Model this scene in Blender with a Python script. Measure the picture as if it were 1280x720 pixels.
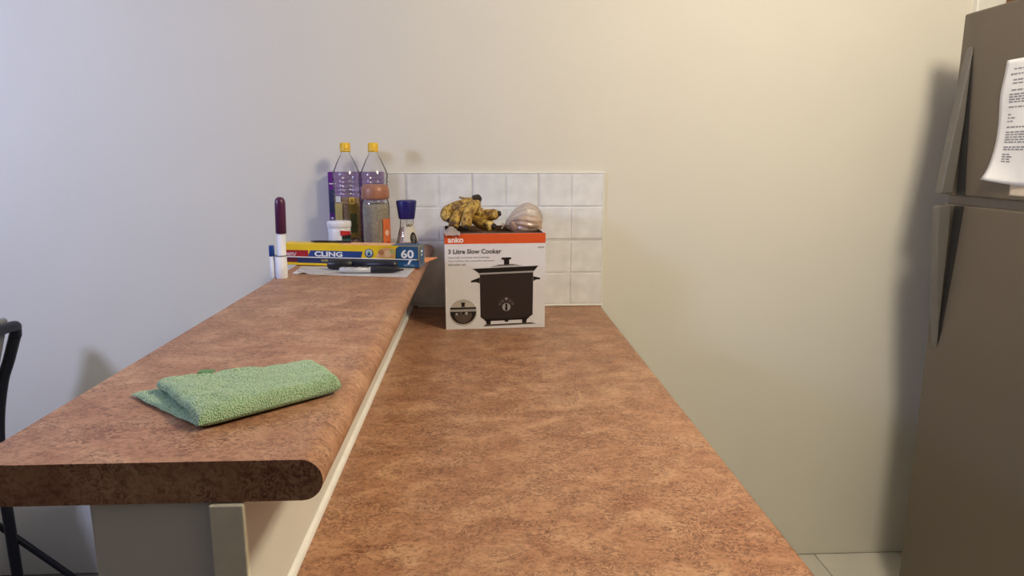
import bpy, bmesh, math, random
from mathutils import Vector, Matrix, noise
random.seed(7)
for o in list(bpy.data.objects): bpy.data.objects.remove(o)
scn = bpy.context.scene
COL = scn.collection

# ------------------------------------------------------------------ camera
FPX = 860.0                                   # focal length in pixels of the 1280 px wide frame
PITCH = math.atan(166 / FPX)
YAW = math.atan(40 * math.cos(PITCH) / FPX)
CAM = Vector((0.0, -2.14, 1.371))
cF = Vector((math.sin(YAW)*math.cos(PITCH), math.cos(YAW)*math.cos(PITCH), -math.sin(PITCH)))
cR = Vector((math.cos(YAW), -math.sin(YAW), 0)); cU = cR.cross(cF)
cd = bpy.data.cameras.new('camera'); cam = bpy.data.objects.new('camera', cd); COL.objects.link(cam)
cd.sensor_width = 36; cd.lens = FPX/1280*36; cd.clip_start = .02
M3 = Matrix((cR, cU, -cF)).transposed()
cam.matrix_world = Matrix.Translation(CAM) @ M3.to_4x4()
scn.camera = cam
def at(x, y, ax, v):
    """point on the plane axis=v seen at photo pixel x,y"""
    d = cF*FPX + cR*(x-640) + cU*(360-y)
    return CAM + d*((v-CAM[ax])/d[ax])

# ------------------------------------------------------------------ light
scn.view_settings.view_transform = 'Standard'; scn.view_settings.look = 'None'
scn.view_settings.gamma = 1; scn.view_settings.use_curve_mapping = False
scn.view_settings.exposure = -0.06
scn.cycles.transparent_max_bounces = 40
w = bpy.data.worlds.new('world'); scn.world = w; w.use_nodes = True
w.node_tree.nodes['Background'].inputs[0].default_value = (.9, .95, 1, 1)
w.node_tree.nodes['Background'].inputs[1].default_value = .01
WARM_POS = Vector((.90, -1.45, 2.205)); WARM_W = 70; WARM_C = (1, .88, .67)
COOL_POS = Vector((-1.80, -1.40, 1.76)); COOL_W = 66; COOL_C = (.56, .635, 1)

# ------------------------------------------------------------------ materials
def srgb(r, g, b):
    f = lambda c: (c/255/12.92) if c/255 <= .04045 else ((c/255+.055)/1.055)**2.4
    return (f(r), f(g), f(b), 1)
MATS = {}
def mat(name, col, rough=.6, metal=0, var=.06, scale=40, bump=0, bscale=200, spec=.5, trans=0, alpha=1):
    if name in MATS: return MATS[name]
    m = bpy.data.materials.new(name); m.use_nodes = True; MATS[name] = m
    nt = m.node_tree; p = nt.nodes['Principled BSDF']
    p.inputs['Roughness'].default_value = rough; p.inputs['Metallic'].default_value = metal
    p.inputs['Specular IOR Level'].default_value = spec
    p.inputs['Transmission Weight'].default_value = trans; p.inputs['Alpha'].default_value = alpha
    tc = nt.nodes.new('ShaderNodeTexCoord')
    n = nt.nodes.new('ShaderNodeTexNoise'); n.inputs['Scale'].default_value = scale; n.inputs['Detail'].default_value = 4
    nt.links.new(tc.outputs['Object'], n.inputs['Vector'])
    r = nt.nodes.new('ShaderNodeValToRGB')
    c = Vector(col[:3])
    r.color_ramp.elements[0].position = .3; r.color_ramp.elements[1].position = .7
    r.color_ramp.elements[0].color = (*(c*(1-var)), 1); r.color_ramp.elements[1].color = (*[min(1, k) for k in c*(1+var)], 1)
    nt.links.new(n.outputs['Fac'], r.inputs['Fac']); nt.links.new(r.outputs['Color'], p.inputs['Base Color'])
    if bump:
        n2 = nt.nodes.new('ShaderNodeTexNoise'); n2.inputs['Scale'].default_value = bscale; n2.inputs['Detail'].default_value = 3
        nt.links.new(tc.outputs['Object'], n2.inputs['Vector'])
        b = nt.nodes.new('ShaderNodeBump'); b.inputs['Strength'].default_value = bump; b.inputs['Distance'].default_value = .002
        nt.links.new(n2.outputs['Fac'], b.inputs['Height']); nt.links.new(b.outputs['Normal'], p.inputs['Normal'])
    return m

def clear_mat(name, tint, film=.12, rough=.08, body=None, ior=1.10):
    """thin clear plastic or glass: transparent with a tinted film and glossy reflections at the rims"""
    m = bpy.data.materials.new(name); m.use_nodes = True; nt = m.node_tree
    nt.nodes.remove(nt.nodes['Principled BSDF']); out = nt.nodes['Material Output']
    t = nt.nodes.new('ShaderNodeBsdfTransparent'); t.inputs[0].default_value = tint
    g = nt.nodes.new('ShaderNodeBsdfGlossy'); g.inputs['Roughness'].default_value = rough
    fr = nt.nodes.new('ShaderNodeFresnel'); fr.inputs[0].default_value = ior
    mx = nt.nodes.new('ShaderNodeMixShader')
    d = nt.nodes.new('ShaderNodeBsdfDiffuse'); d.inputs[0].default_value = body or (.8, .8, .8, 1)
    n = nt.nodes.new('ShaderNodeTexNoise'); n.inputs['Scale'].default_value = 60
    mr = nt.nodes.new('ShaderNodeMapRange'); mr.inputs[3].default_value = film*.6; mr.inputs[4].default_value = film*1.4
    nt.links.new(n.outputs[0], mr.inputs[0])
    mx2 = nt.nodes.new('ShaderNodeMixShader'); nt.links.new(mr.outputs[0], mx2.inputs[0])
    nt.links.new(t.outputs[0], mx2.inputs[1]); nt.links.new(d.outputs[0], mx2.inputs[2])
    mxm = nt.nodes.new('ShaderNodeMath'); mxm.operation = 'MAXIMUM'; mxm.inputs[1].default_value = .07; nt.links.new(fr.outputs[0], mxm.inputs[0]); nt.links.new(mxm.outputs[0], mx.inputs[0]); nt.links.new(mx2.outputs[0], mx.inputs[1]); nt.links.new(g.outputs[0], mx.inputs[2])
    nt.links.new(mx.outputs[0], out.inputs[0])
    return m

def laminate():
    m = bpy.data.materials.new('laminate'); m.use_nodes = True; nt = m.node_tree; p = nt.nodes['Principled BSDF']
    N = nt.nodes.new; L = nt.links.new
    tc = N('ShaderNodeTexCoord'); mp = N('ShaderNodeMapping'); L(tc.outputs['Object'], mp.inputs[0])
    mp.inputs['Scale'].default_value = (1, 1.35, 1)
    def nz(scale, det, dist=0, rough=.6):
        n = N('ShaderNodeTexNoise'); n.inputs['Scale'].default_value = scale; n.inputs['Detail'].default_value = det
        n.inputs['Distortion'].default_value = dist; n.inputs['Roughness'].default_value = rough
        L(mp.outputs[0], n.inputs['Vector']); return n
    def ramp(n, stops):
        r = N('ShaderNodeValToRGB'); e = r.color_ramp.elements
        while len(e) < len(stops): e.new(.5)
        for k, (pos, c) in zip(e, stops): k.position = pos; k.color = c
        L(n.outputs['Fac'], r.inputs['Fac']); return r
    base = ramp(nz(13, 6, .8, .65), [(.34, srgb(158, 110, 80)), (.5, srgb(176, 130, 98)), (.66, srgb(192, 150, 116))])
    fine = ramp(nz(130, 5, 1.0, .7), [(.36, (.46, .40, .36, 1)), (.53, (.96, .96, .96, 1)), (.70, (1.0, 1.0, 1.0, 1))])
    vein_n = nz(55, 4, 2.2, .6)
    a = N('ShaderNodeMath'); a.operation = 'SUBTRACT'; a.inputs[1].default_value = .5; L(vein_n.outputs['Fac'], a.inputs[0])
    b = N('ShaderNodeMath'); b.operation = 'ABSOLUTE'; L(a.outputs[0], b.inputs[0])
    vr = N('ShaderNodeValToRGB'); vr.color_ramp.elements[0].position = 0; vr.color_ramp.elements[0].color = (0, 0, 0, 1)
    vr.color_ramp.elements[1].position = .046; vr.color_ramp.elements[1].color = (1, 1, 1, 1); L(b.outputs[0], vr.inputs[0])
    mask = ramp(nz(17, 4, .4), [(.44, (1, 1, 1, 1)), (.56, (0, 0, 0, 1))])
    mx = N('ShaderNodeMath'); mx.operation = 'MAXIMUM'; L(vr.outputs[0], mx.inputs[0]); L(mask.outputs[0], mx.inputs[1])
    mul = N('ShaderNodeMixRGB'); mul.blend_type = 'MULTIPLY'; mul.inputs[0].default_value = .85
    L(base.outputs[0], mul.inputs[1]); L(fine.outputs[0], mul.inputs[2])
    dk = N('ShaderNodeMixRGB'); dk.inputs[1].default_value = srgb(98, 58, 42)
    L(mx.outputs[0], dk.inputs[0]); L(mul.outputs[0], dk.inputs[2])
    L(dk.outputs[0], p.inputs['Base Color'])
    p.inputs['Roughness'].default_value = .42; p.inputs['Specular IOR Level'].default_value = .35
    bp = N('ShaderNodeBump'); bp.inputs['Strength'].default_value = .08; bp.inputs['Distance'].default_value = .001
    n5 = nz(240, 2); L(n5.outputs['Fac'], bp.inputs['Height']); L(bp.outputs[0], p.inputs['Normal'])
    return m
LAM = laminate()
PAINT = mat('cream_paint', (.74, .71, .63, 1), .75, var=.015, scale=3, bump=.12, bscale=160, spec=.2)
CEILP = mat('ceiling_paint', (.5, .49, .46, 1), .85, var=.01, scale=3)  # unseen ceiling coloured darker to lower the fill light
TRIMW = mat('white_gloss_trim', (.78, .77, .72, 1), .35, var=.02)
SILI = mat('white_sealant', (.80, .79, .74, 1), .4, var=.04, scale=30)
RISER = mat('partition_paint', (.66, .63, .56, 1), .7, var=.03, scale=6, bump=.1)
TILEM = mat('glazed_tile', (.80, .81, .82, 1), .18, var=.09, scale=22, bump=.05, bscale=30)
GROUT = mat('grout', (.50, .49, .45, 1), .9)
FLOORDK = mat('floor_dark_low_bounce', (.24, .22, .20, 1), .95, var=.2, scale=200)  # made-up dark colour for the unseen floor, lowers bounce light
FTILE = mat('floor_tile_glaze', (.62, .60, .54, 1), .3, var=.06, scale=8)
CABW = mat('white_melamine', (.70, .69, .65, 1), .45)
FRIDGE = mat('taupe_steel', srgb(110, 101, 90), .42, .35, var=.04, scale=500, spec=.4)
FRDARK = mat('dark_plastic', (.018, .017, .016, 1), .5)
FRHAND = mat('grey_handle', srgb(112, 108, 104), .35, .3, var=.03)
STEELG = mat('gap_grey', srgb(110, 104, 100), .4, .4)

# ------------------------------------------------------------------ mesh helpers
def link(name, me, m, parent=None, smooth=False):
    o = bpy.data.objects.new(name, me); COL.objects.link(o)
    for k in (m if isinstance(m, (list, tuple)) else [m]): me.materials.append(k)
    if parent: o.parent = parent
    if smooth:
        for p in me.polygons: p.use_smooth = True
    return o
def frombm(name, bm, m, parent=None, smooth=False):
    bmesh.ops.recalc_face_normals(bm, faces=bm.faces[:])
    me = bpy.data.meshes.new(name); bm.to_mesh(me); bm.free(); return link(name, me, m, parent, smooth)
def tag(o, label=None, cat=None, group=None, kind=None):
    if label: o['label'] = label
    if cat: o['category'] = cat
    if group: o['group'] = group
    if kind: o['kind'] = kind
    return o
def empty(name, loc=(0, 0, 0), rz=0):
    o = bpy.data.objects.new(name, None); COL.objects.link(o); o.location = loc; o.rotation_euler = (0, 0, rz)
    o.empty_display_size = .05; return o
def bbox(bm, lo, hi, bev=0, seg=2):
    lo, hi = Vector(lo), Vector(hi)
    r = bmesh.ops.create_cube(bm, size=1); vs = r['verts']
    for v in vs: v.co = Vector([lo[i]+(v.co[i]+.5)*(hi[i]-lo[i]) for i in range(3)])
    if bev:
        es = list({e for v in vs for e in v.link_edges})
        bmesh.ops.bevel(bm, geom=es, offset=bev, segments=seg, affect='EDGES', profile=.5)
def box(name, lo, hi, m, parent=None, bev=0, seg=2):
    bm = bmesh.new(); bbox(bm, lo, hi, bev, seg); return frombm(name, bm, m, parent)
def lathe(bm, prof, n=40, c=(0, 0, 0)):
    c = Vector(c); rings = []
    for r, z in prof:
        if r < 1e-6: rings.append([bm.verts.new(c+Vector((0, 0, z)))])
        else: rings.append([bm.verts.new(c+Vector((r*math.cos(2*math.pi*i/n), r*math.sin(2*math.pi*i/n), z))) for i in range(n)])
    for a, b in zip(rings, rings[1:]):
        for i in range(n):
            j = (i+1) % n
            if len(a) == 1 and len(b) == 1: continue
            if len(a) == 1: bm.faces.new((a[0], b[i], b[j]))
            elif len(b) == 1: bm.faces.new((a[i], a[j], b[0]))
            else: bm.faces.new((a[i], a[j], b[j], b[i]))
def lathe_obj(name, prof, m, parent=None, n=40, c=(0, 0, 0)):
    bm = bmesh.new(); lathe(bm, prof, n, c); return frombm(name, bm, m, parent, True)
def spline(pts, k=8):
    P = [Vector(p) for p in pts]; P = [P[0]*2-P[1]]+P+[P[-1]*2-P[-2]]; out = []
    for i in range(1, len(P)-2):
        a, b, c, d = P[i-1:i+3]
        for s in range(k):
            t = s/k
            out.append(.5*((2*b)+(c-a)*t+(2*a-5*b+4*c-d)*t*t+(3*b-a-3*c+d)*t**3))
    out.append(P[-2]); return out
def tube(bm, pts, rad, n=12, cap=True, sq=None):
    pts = [Vector(p) for p in pts]; rings = []; up = None
    for i, p in enumerate(pts):
        d = (pts[min(i+1, len(pts)-1)]-pts[max(i-1, 0)]).normalized()
        if up is None:
            up = Vector((0, 0, 1)) if abs(d.z) < .9 else Vector((0, 1, 0))
        s = d.cross(up).normalized(); up = s.cross(d).normalized()
        r = rad(i/(len(pts)-1)) if callable(rad) else rad
        rings.append([bm.verts.new(p+(s*math.cos(2*math.pi*k/n)+up*math.sin(2*math.pi*k/n))*r) for k in range(n)])
    for a, b in zip(rings, rings[1:]):
        for k in range(n): bm.faces.new((a[k], a[(k+1) % n], b[(k+1) % n], b[k]))
    if cap: bm.faces.new(rings[0][::-1]); bm.faces.new(rings[-1])
def tube_obj(name, pts, rad, m, parent=None, n=12):
    bm = bmesh.new(); tube(bm, pts, rad, n); return frombm(name, bm, m, parent, True)
def prism(bm, poly, f0, f1):
    """poly 2D points; f0,f1 map a 2D point to the two end faces"""
    a = [bm.verts.new(f0(p)) for p in poly]; b = [bm.verts.new(f1(p)) for p in poly]; n = len(poly)
    bm.faces.new(a); bm.faces.new(b[::-1])
    for i in range(n): bm.faces.new((a[i], b[i], b[(i+1) % n], a[(i+1) % n]))
def text_mesh(s, width=None, height=None, bold=0, shear=0):
    cu = bpy.data.curves.new('t', 'FONT'); cu.body = s; cu.offset = bold; cu.shear = shear; cu.size = 1
    cu.resolution_u = 3
    o = bpy.data.objects.new('t', cu); COL.objects.link(o)
    bpy.context.view_layer.update()
    me = bpy.data.meshes.new_from_object(o.evaluated_get(bpy.context.evaluated_depsgraph_get()))
    bpy.data.objects.remove(o)
    xs = [v.co.x for v in me.vertices]; ys = [v.co.y for v in me.vertices]
    x0, x1, y0, y1 = min(xs), max(xs), min(ys), max(ys)
    sx = (width/(x1-x0)) if width else height/(y1-y0); sy = (height/(y1-y0)) if height else sx
    for v in me.vertices: v.co.x = (v.co.x-x0)*sx; v.co.y = (v.co.y-y0)*sy
    return me
class Print:
    """flat ink on a face: polygons and lettering, several inks in one mesh; fn maps (u, v, lift) to 3D"""
    def __init__(s, fn): s.fn = fn; s.v = []; s.f = []; s.mi = []; s.m = []; s.k = 0
    def ink(s, m):
        if m not in s.m: s.m.append(m)
        return s.m.index(m)
    def poly(s, pts, m, lay=1):
        b = len(s.v); s.v += [s.fn(u, v, lay*.00022) for u, v in pts]; s.f.append(list(range(b, b+len(pts)))); s.mi.append(s.ink(m))
    def rect(s, u0, v0, u1, v1, m, lay=1): s.poly([(u0, v0), (u1, v0), (u1, v1), (u0, v1)], m, lay)
    def disc(s, u, v, r, m, lay=1, a0=0, a1=360, n=28, ry=None):
        ry = ry or r
        s.poly([(u+r*math.cos(math.radians(a0+(a1-a0)*i/n)), v+ry*math.sin(math.radians(a0+(a1-a0)*i/n))) for i in range(n+(a1-a0 < 360))], m, lay)
    def text(s, t, u, v, m, width=None, height=None, bold=.02, lay=2, shear=0):
        me = text_mesh(t, width, height, bold, shear); b = len(s.v)
        s.v += [s.fn(u+q.co.x, v+q.co.y, lay*.00022) for q in me.vertices]
        for p in me.polygons: s.f.append([b+i for i in p.vertices]); s.mi.append(s.ink(m))
        bpy.data.meshes.remove(me)
    def build(s, name, parent=None):
        me = bpy.data.meshes.new(name); me.from_pydata(s.v, [], s.f); me.update()
        o = link(name, me, s.m, parent)
        for p, i in zip(me.polygons, s.mi): p.material_index = i
        return o

# ================================================================== THE ROOM
XL, XR, YR, ZC = -5.0, 2.75, -7.0, 2.40
floor = box('floor', (XL, YR, -.06), (XR, .12, -.004), FLOORDK); tag(floor, 'pale ceramic tiled floor of the kitchen aisle', kind='structure')
proto = None
X0 = 1.157-.3*4
for i in range(9):
    for j in range(8):
        x, y = X0+.3*i, -.3*j
        if proto is None:
            bm = bmesh.new(); bbox(bm, (.0015, -.2985, -.004), (.2985, -.0015, .0), .0015, 1)
            o = frombm('floor_tile', bm, FTILE, floor); proto = o
        else:
            o = proto.copy(); COL.objects.link(o); o.parent = floor
        o.location = (x, y, 0)
# back wall with a doorway at its right hand end
bm = bmesh.new()
bbox(bm, (XL, 0, 0), (1.585, .12, ZC)); bbox(bm, (1.585, 0, 2.06), (2.40, .12, ZC)); bbox(bm, (2.40, 0, 0), (XR, .12, ZC))
wall_back = tag(frombm('wall_back', bm, PAINT), 'cream painted back wall behind the bench', kind='structure')
tag(box('wall_left', (XL-.1, YR, 0), (XL, .12, ZC), PAINT), 'painted wall on the dining side', kind='structure')
tag(box('wall_right', (XR, YR, 0), (XR+.1, .12, ZC), PAINT), 'painted wall behind the refrigerator', kind='structure')
tag(box('ceiling', (XL, YR, ZC), (XR, .12, ZC+.08), CEILP), 'flat painted ceiling, darkened to cut bounce light', kind='structure')
bm = bmesh.new()
bbox(bm, (1.495, -.018, 0), (1.585, 0, 2.15), .004); bbox(bm, (2.40, -.018, 0), (2.49, 0, 2.15), .004); bbox(bm, (1.585, -.018, 2.06), (2.40, 0, 2.15), .004)
tag(frombm('trim_1', bm, TRIMW), 'white door architrave on the back wall above the refrigerator', kind='structure')
WOOD = mat('brown_timber', srgb(120, 84, 62), .5, var=.15, scale=12)
door = tag(box('door_1', (1.588, .02, .005), (2.397, .06, 2.055), WOOD), 'brown timber door behind the refrigerator', kind='structure')
tube_obj('door_handle', [(1.66, .02, 1.0), (1.66, -.03, 1.0), (1.76, -.03, 1.0)], .009, STEELG, door)

# splashback tiles (children of the back wall): each 200 mm tile is moulded as four pillowed squares
def tile_mesh(w, h, cells):
    bm = bmesh.new(); bbox(bm, (0, -.006, 0), (w, 0, h))
    for (a, b, c, d) in cells:
        r = bmesh.ops.create_cube(bm, size=1)['verts']
        for v in r:
            v.co = Vector((a+(v.co.x+.5)*(c-a), -.0088+(v.co.y+.5)*.0068, b+(v.co.z+.5)*(d-b)))
        es = [e for e in {e for v in r for e in v.link_edges} if all(q.co.y < -.008 for q in e.verts)]
        bmesh.ops.bevel(bm, geom=es, offset=.0026, segments=2, affect='EDGES')
    bmesh.ops.recalc_face_normals(bm, faces=bm.faces[:])
    me = bpy.data.meshes.new('wall_tile'); bm.to_mesh(me); bm.free(); me.materials.append(TILEM); return me
g = .0022
def cells_for(w, h, cx):
    out = []
    for (a, c) in cx:
        for (b, d) in ((g, h/2-g*.5), (h/2+g*.5, h-g)): out.append((a+g*.6, b, c-g*.6, d))
    return out
TW, TH = .2005, .2045
full = tile_mesh(TW, TH, cells_for(TW, TH, ((0, TW/2), (TW/2, TW))))
cutw = .066; cut = tile_mesh(cutw, TH, cells_for(cutw, TH, ((0, cutw),)))
for r in range(2):
    z = .9045+r*(TH+.0025)
    for k in range(4):
        if k == 3 and r == 0: continue
        o = bpy.data.objects.new('wall_tile', full if k < 3 else cut); COL.objects.link(o); o.parent = wall_back
        o.location = (.380-(k+1)*TW-k*.0025 if k < 3 else .380-3*(TW+.0025)-cutw, -.001, z)
GR2 = mat('tile_grout_grey', srgb(190, 187, 180), .9)
gb = box('grout_bed', (-.291, -.0066, .902), (.380, -.0002, 1.3165), GR2, wall_back)
SX = mat('tile_edge_white', (.82, .82, .78, 1), .4, var=.02)
bm = bmesh.new()
bbox(bm, (-.292, -.0095, 1.3157), (.3835, -.0002, 1.3200), .0015); bbox(bm, (.3800, -.0085, .902), (.3832, -.0002, 1.3157), .001)
bbox(bm, (-.20, -.013, .9002), (.386, -.0002, .9055), .002)
frombm('sealant_edge', bm, SX, wall_back)

# ------------------------------------------------------------------ partition that carries the bar top
RX = -.218
tag(box('wall_partition', (-.358, -1.545, 0), (RX-.002, -.002, 1.059), RISER), 'cream painted low partition under the raised bar top', kind='structure')
bm = bmesh.new(); bbox(bm, (-.249, -1.553, 0), (RX, -1.5455, 1.0585), .0015)
tag(frombm('trim_2', bm, mat('beige_trim', (.82, .77, .60, 1), .55)), 'pale beige corner strip on the end of the partition', kind='structure')
bm = bmesh.new()
pr = [(0, 0)]+[(.0065*math.cos(t*math.pi/10), .009*math.sin(t*math.pi/10)) for t in range(6)]
prism(bm, pr, lambda p: Vector((RX-.0015+p[0], -1.545, .9003+p[1])), lambda p: Vector((RX-.0015+p[0], -.013, .9003+p[1])))
tag(frombm('trim_3', bm, SILI), 'white sealant bead between the partition and the lower worktop', kind='structure')

# ------------------------------------------------------------------ worktops
def slab(name, x0, x1, y0, y1, zt, th, round_right, label):
    poly = [(x0, zt-th), (x0, zt-.002), (x0+.002, zt)]
    n = 12; r = th/2*round_right
    for i in range(n+1):
        a = math.pi/2-math.pi/2*i/n; poly.append((x1-r+r*math.cos(a), zt-r+r*math.sin(a)))
    for i in range(n+1):
        a = -math.pi/2*i/n; poly.append((x1-r+r*math.cos(a), zt-th+r+r*math.sin(a)))
    bm = bmesh.new(); prism(bm, poly, lambda p: Vector((p[0], y0, p[1])), lambda p: Vector((p[0], y1, p[1])))
    bmesh.ops.remove_doubles(bm, verts=bm.verts[:], dist=1e-6)
    return tag(frombm(name, bm, LAM), label, 'worktop')
slab('bar_top', -.464, -.146, -1.549, -.001, 1.10, .040, 1, 'raised brown laminate bar top with a rounded front edge')
slab('kitchen_worktop', RX, .386, -1.62, -.0005, .90, .038, .9, 'lower brown speckled laminate kitchen worktop along the partition')
cab = empty('base_cabinet', (0, 0, 0)); tag(cab, 'white base cabinet under the lower worktop', 'cabinet')
box('body', (RX+.001, -1.58, .10), (.33, -.02, .861), CABW, cab)
box('kickboard', (RX+.001, -1.56, 0), (.28, -.02, .099), FRDARK, cab)
for k in range(3):
    y0 = -1.578+k*.52
    d = box('door', (.3305, y0, .105), (.348, y0+.515, .855), CABW, cab, .002)
    tube_obj('handle', [(.348, y0+.45, .70), (.372, y0+.45, .70), (.372, y0+.45, .80), (.348, y0+.45, .80)], .005, STEELG, d, 8)

# ------------------------------------------------------------------ lamps of the room
def diffuser_mat(colr):
    m = bpy.data.materials.new('lit_diffuser'); m.use_nodes = True
    p = m.node_tree.nodes['Principled BSDF']; p.inputs['Emission Color'].default_value = (*colr, 1); p.inputs['Emission Strength'].default_value = 3
    return m
def bulb(pos, colr, watt, radius):
    l = bpy.data.lights.new('lamp', 'POINT'); l.energy = watt; l.color = colr; l.shadow_soft_size = radius
    lo = bpy.data.objects.new('lamp', l); COL.objects.link(lo); lo.location = pos
t = empty('ceiling_light', (WARM_POS.x, WARM_POS.y, ZC)); tag(t, 'round warm white ceiling light over the kitchen aisle', 'ceiling light')
lathe_obj('base', [(0, -.001), (.17, -.001), (.17, -.02), (0, -.02)], TRIMW, t)
lathe_obj('diffuser', [(.16, -.0205), (.158, -.03), (.135, -.045), (.07, -.052), (0, -.053)], diffuser_mat(WARM_C), t)
bulb(WARM_POS, WARM_C, WARM_W, .14)
t = empty('pendant_lamp', (COOL_POS.x, COOL_POS.y, ZC)); tag(t, 'pendant lamp with a cool white bulb over the dining side', 'pendant lamp')
lathe_obj('ceiling_rose', [(0, -.001), (.05, -.001), (.05, -.02), (0, -.025)], TRIMW, t, 24)
zb_ = COOL_POS.z-ZC+.135
tube_obj('cord', [(0, 0, -.024), (0, 0, zb_+.06)], .003, FRDARK, t, 8)
lathe_obj('socket', [(0, zb_+.06), (.018, zb_+.055), (.020, zb_), (0, zb_)], TRIMW, t, 24)
bulb(COOL_POS, COOL_C, COOL_W, .12)

# ================================================================== REFRIGERATOR
FX, FY0, FY1, FZ = 1.300, -.95, -.250, 1.741
fr = empty('refrigerator', (FX+.34, (FY0+FY1)/2, 0)); tag(fr, 'tall taupe two-door refrigerator standing by the back wall', 'refrigerator')
def fp(o): o.parent = fr; o.matrix_parent_inverse = Matrix.Translation(fr.location).inverted(); return o
fp(box('body', (FX+.066, FY0+.004, .035), (FX+.68, FY1-.004, FZ-.008), FRIDGE, None, .006))
fp(box('gasket', (FX+.052, FY0+.012, .07), (FX+.066, FY1-.012, FZ-.02), FRDARK))
fd = fp(box('freezer_door', (FX, FY0, 1.262), (FX+.053, FY1, FZ), FRIDGE, None, .005, 3))
ld = fp(box('refrigerator_door', (FX, FY0, .06), (FX+.053, FY1, 1.238), FRIDGE, None, .005, 3))
fp(box('divider_strip', (FX+.012, FY0+.004, 1.2385), (FX+.052, FY1-.004, 1.2615), STEELG))
for yy in (FY0+.08, FY1-.08):
    for xx in (FX+.10, FX+.60):
        bm = bmesh.new(); lathe(bm, [(0, 0), (.02, 0), (.02, .012), (.01, .012), (.01, .036), (0, .036)], 16, (xx, yy, 0)); fp(frombm('foot', bm, FRDARK))
def handle(pts, dpts, door):
    """sail shaped grip: pts (projection, z) outline; dpts (width, z) outline of a dark plate on the door face for the shade behind the grip"""
    bm = bmesh.new()
    n = len(pts); yA, yB = FY1-.024, FY1-.052
    prism(bm, pts, lambda p: Vector((FX-.0005-p[0], yA, p[1])), lambda p: Vector((FX-.0005-p[0], yB, p[1])))
    h = fp(frombm('handle', bm, FRHAND))
    md = h.modifiers.new('bev', 'BEVEL'); md.width = .004; md.segments = 3; md.limit_method = 'ANGLE'
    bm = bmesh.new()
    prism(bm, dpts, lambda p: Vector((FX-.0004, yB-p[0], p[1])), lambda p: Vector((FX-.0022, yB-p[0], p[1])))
    fp(frombm('recess_shade', bm, FRDARK))  # flat dark plate paints in the shaded finger gap beside the grip
up = [(0, 1.655), (.009, 1.60), (.020, 1.50), (.031, 1.40), (.044, 1.268), (.010, 1.268), (.005, 1.34), (0, 1.46)]
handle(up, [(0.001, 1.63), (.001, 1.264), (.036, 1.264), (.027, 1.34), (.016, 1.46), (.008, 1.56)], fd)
lw = [(0, .828), (.011, .90), (.026, 1.02), (.037, 1.13), (.044, 1.234), (.010, 1.234), (.006, 1.16), (.004, 1.0)]
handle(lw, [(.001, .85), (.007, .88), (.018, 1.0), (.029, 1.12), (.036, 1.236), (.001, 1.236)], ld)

# notices on the freezer door
PAPER = mat('white_paper', (.82, .82, .84, 1), .8, var=.02); INK = mat('black_ink', (.24, .24, .26, 1), .8)
def sheet_fn(y0, ztop, wid, hei, curl):
    def S(u, v, lift=0):                       # u from the far edge to the near edge, v from the top down, in metres
        b = max(0, v-.19)/.11*max(0, 1-u/.12)
        off = .0015+.028*curl*b*b+.0035*curl*math.sin(v*21+u*9)**2*(1-.5*u/wid)*min(1, v*12)
        return Vector((FX-off-lift, y0-u+.006*curl*b+.004*curl*math.sin(v*17), ztop-v+.012*curl*b*b))
    return S
def sheet(name, S, wid, hei, m, label):
    nu, nv = 20, 28; vs = []; fs = []
    for lay in (0, .0004):
        for j in range(nv+1):
            for i in range(nu+1): vs.append(S(wid*i/nu, hei*j/nv, lay))
    N = (nu+1)*(nv+1)
    for j in range(nv):
        for i in range(nu):
            a = j*(nu+1)+i; q = (a, a+1, a+nu+2, a+nu+1); fs.append(q[::-1]); fs.append(tuple(N+k for k in q))
    rim = [i for i in range(nu+1)]+[j*(nu+1)+nu for j in range(1, nv+1)]+[nv*(nu+1)+i for i in range(nu-1, -1, -1)]+[j*(nu+1) for j in range(nv-1, 0, -1)]
    for a, b in zip(rim, rim[1:]+rim[:1]): fs.append((a, b, N+b, N+a))
    me = bpy.data.meshes.new(name); me.from_pydata(vs, [], fs); me.update()
    return tag(link(name, me, m, None, True), label, 'paper')
S1 = sheet_fn(-.429, 1.600, .21, .302, 1)
ps = sheet('paper_notice', S1, .21, .302, PAPER, 'curling white printed notice sheet hung on the freezer door')
pr = Print(lambda u, v, l: S1(u, v, .0004+l))
rows = [(.022, .030, .05), (.034, .030, .09), (.048, .035, .12), (.056, .035, .13), (.072, .035, .10), (.082, .03, .15), (.088, .03, .15), (.094, .03, .16), (.100, .03, .15),
        (.112, .03, .15), (.130, .03, .012), (.138, .03, .015), (.146, .03, .016), (.160, .03, .13), (.172, .03, .14), (.178, .03, .15), (.184, .03, .15), (.190, .03, .14), (.196, .03, .15),
        (.208, .03, .16), (.214, .03, .16), (.226, .03, .02), (.232, .03, .018), (.238, .03, .02), (.244, .03, .018)]
random.seed(3)
for (v, u0, ln) in rows:
    u = u0
    while u < u0+ln and u < .19:
        wl = random.uniform(.006, .018); k = int(6)
        uu = min(u+wl, .195); pr.poly([(u, v), (uu, v), (uu, v+.0032), (u, v+.0032)], INK, 2); u = uu+.003
pr.disc(.026, .036, .003, INK, 2)
pr.build('printed_lines', ps)
S2 = sheet_fn(-.492, 1.40, .12, .127, 0)
tag(sheet('paper_slip', lambda u, v, l=0: S2(u, v, l)+Vector((.0008, 0, 0)), .12, .127, mat('buff_paper', srgb(215, 200, 180), .8), 'small buff paper slip tucked behind the notice sheet'), None)
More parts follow.
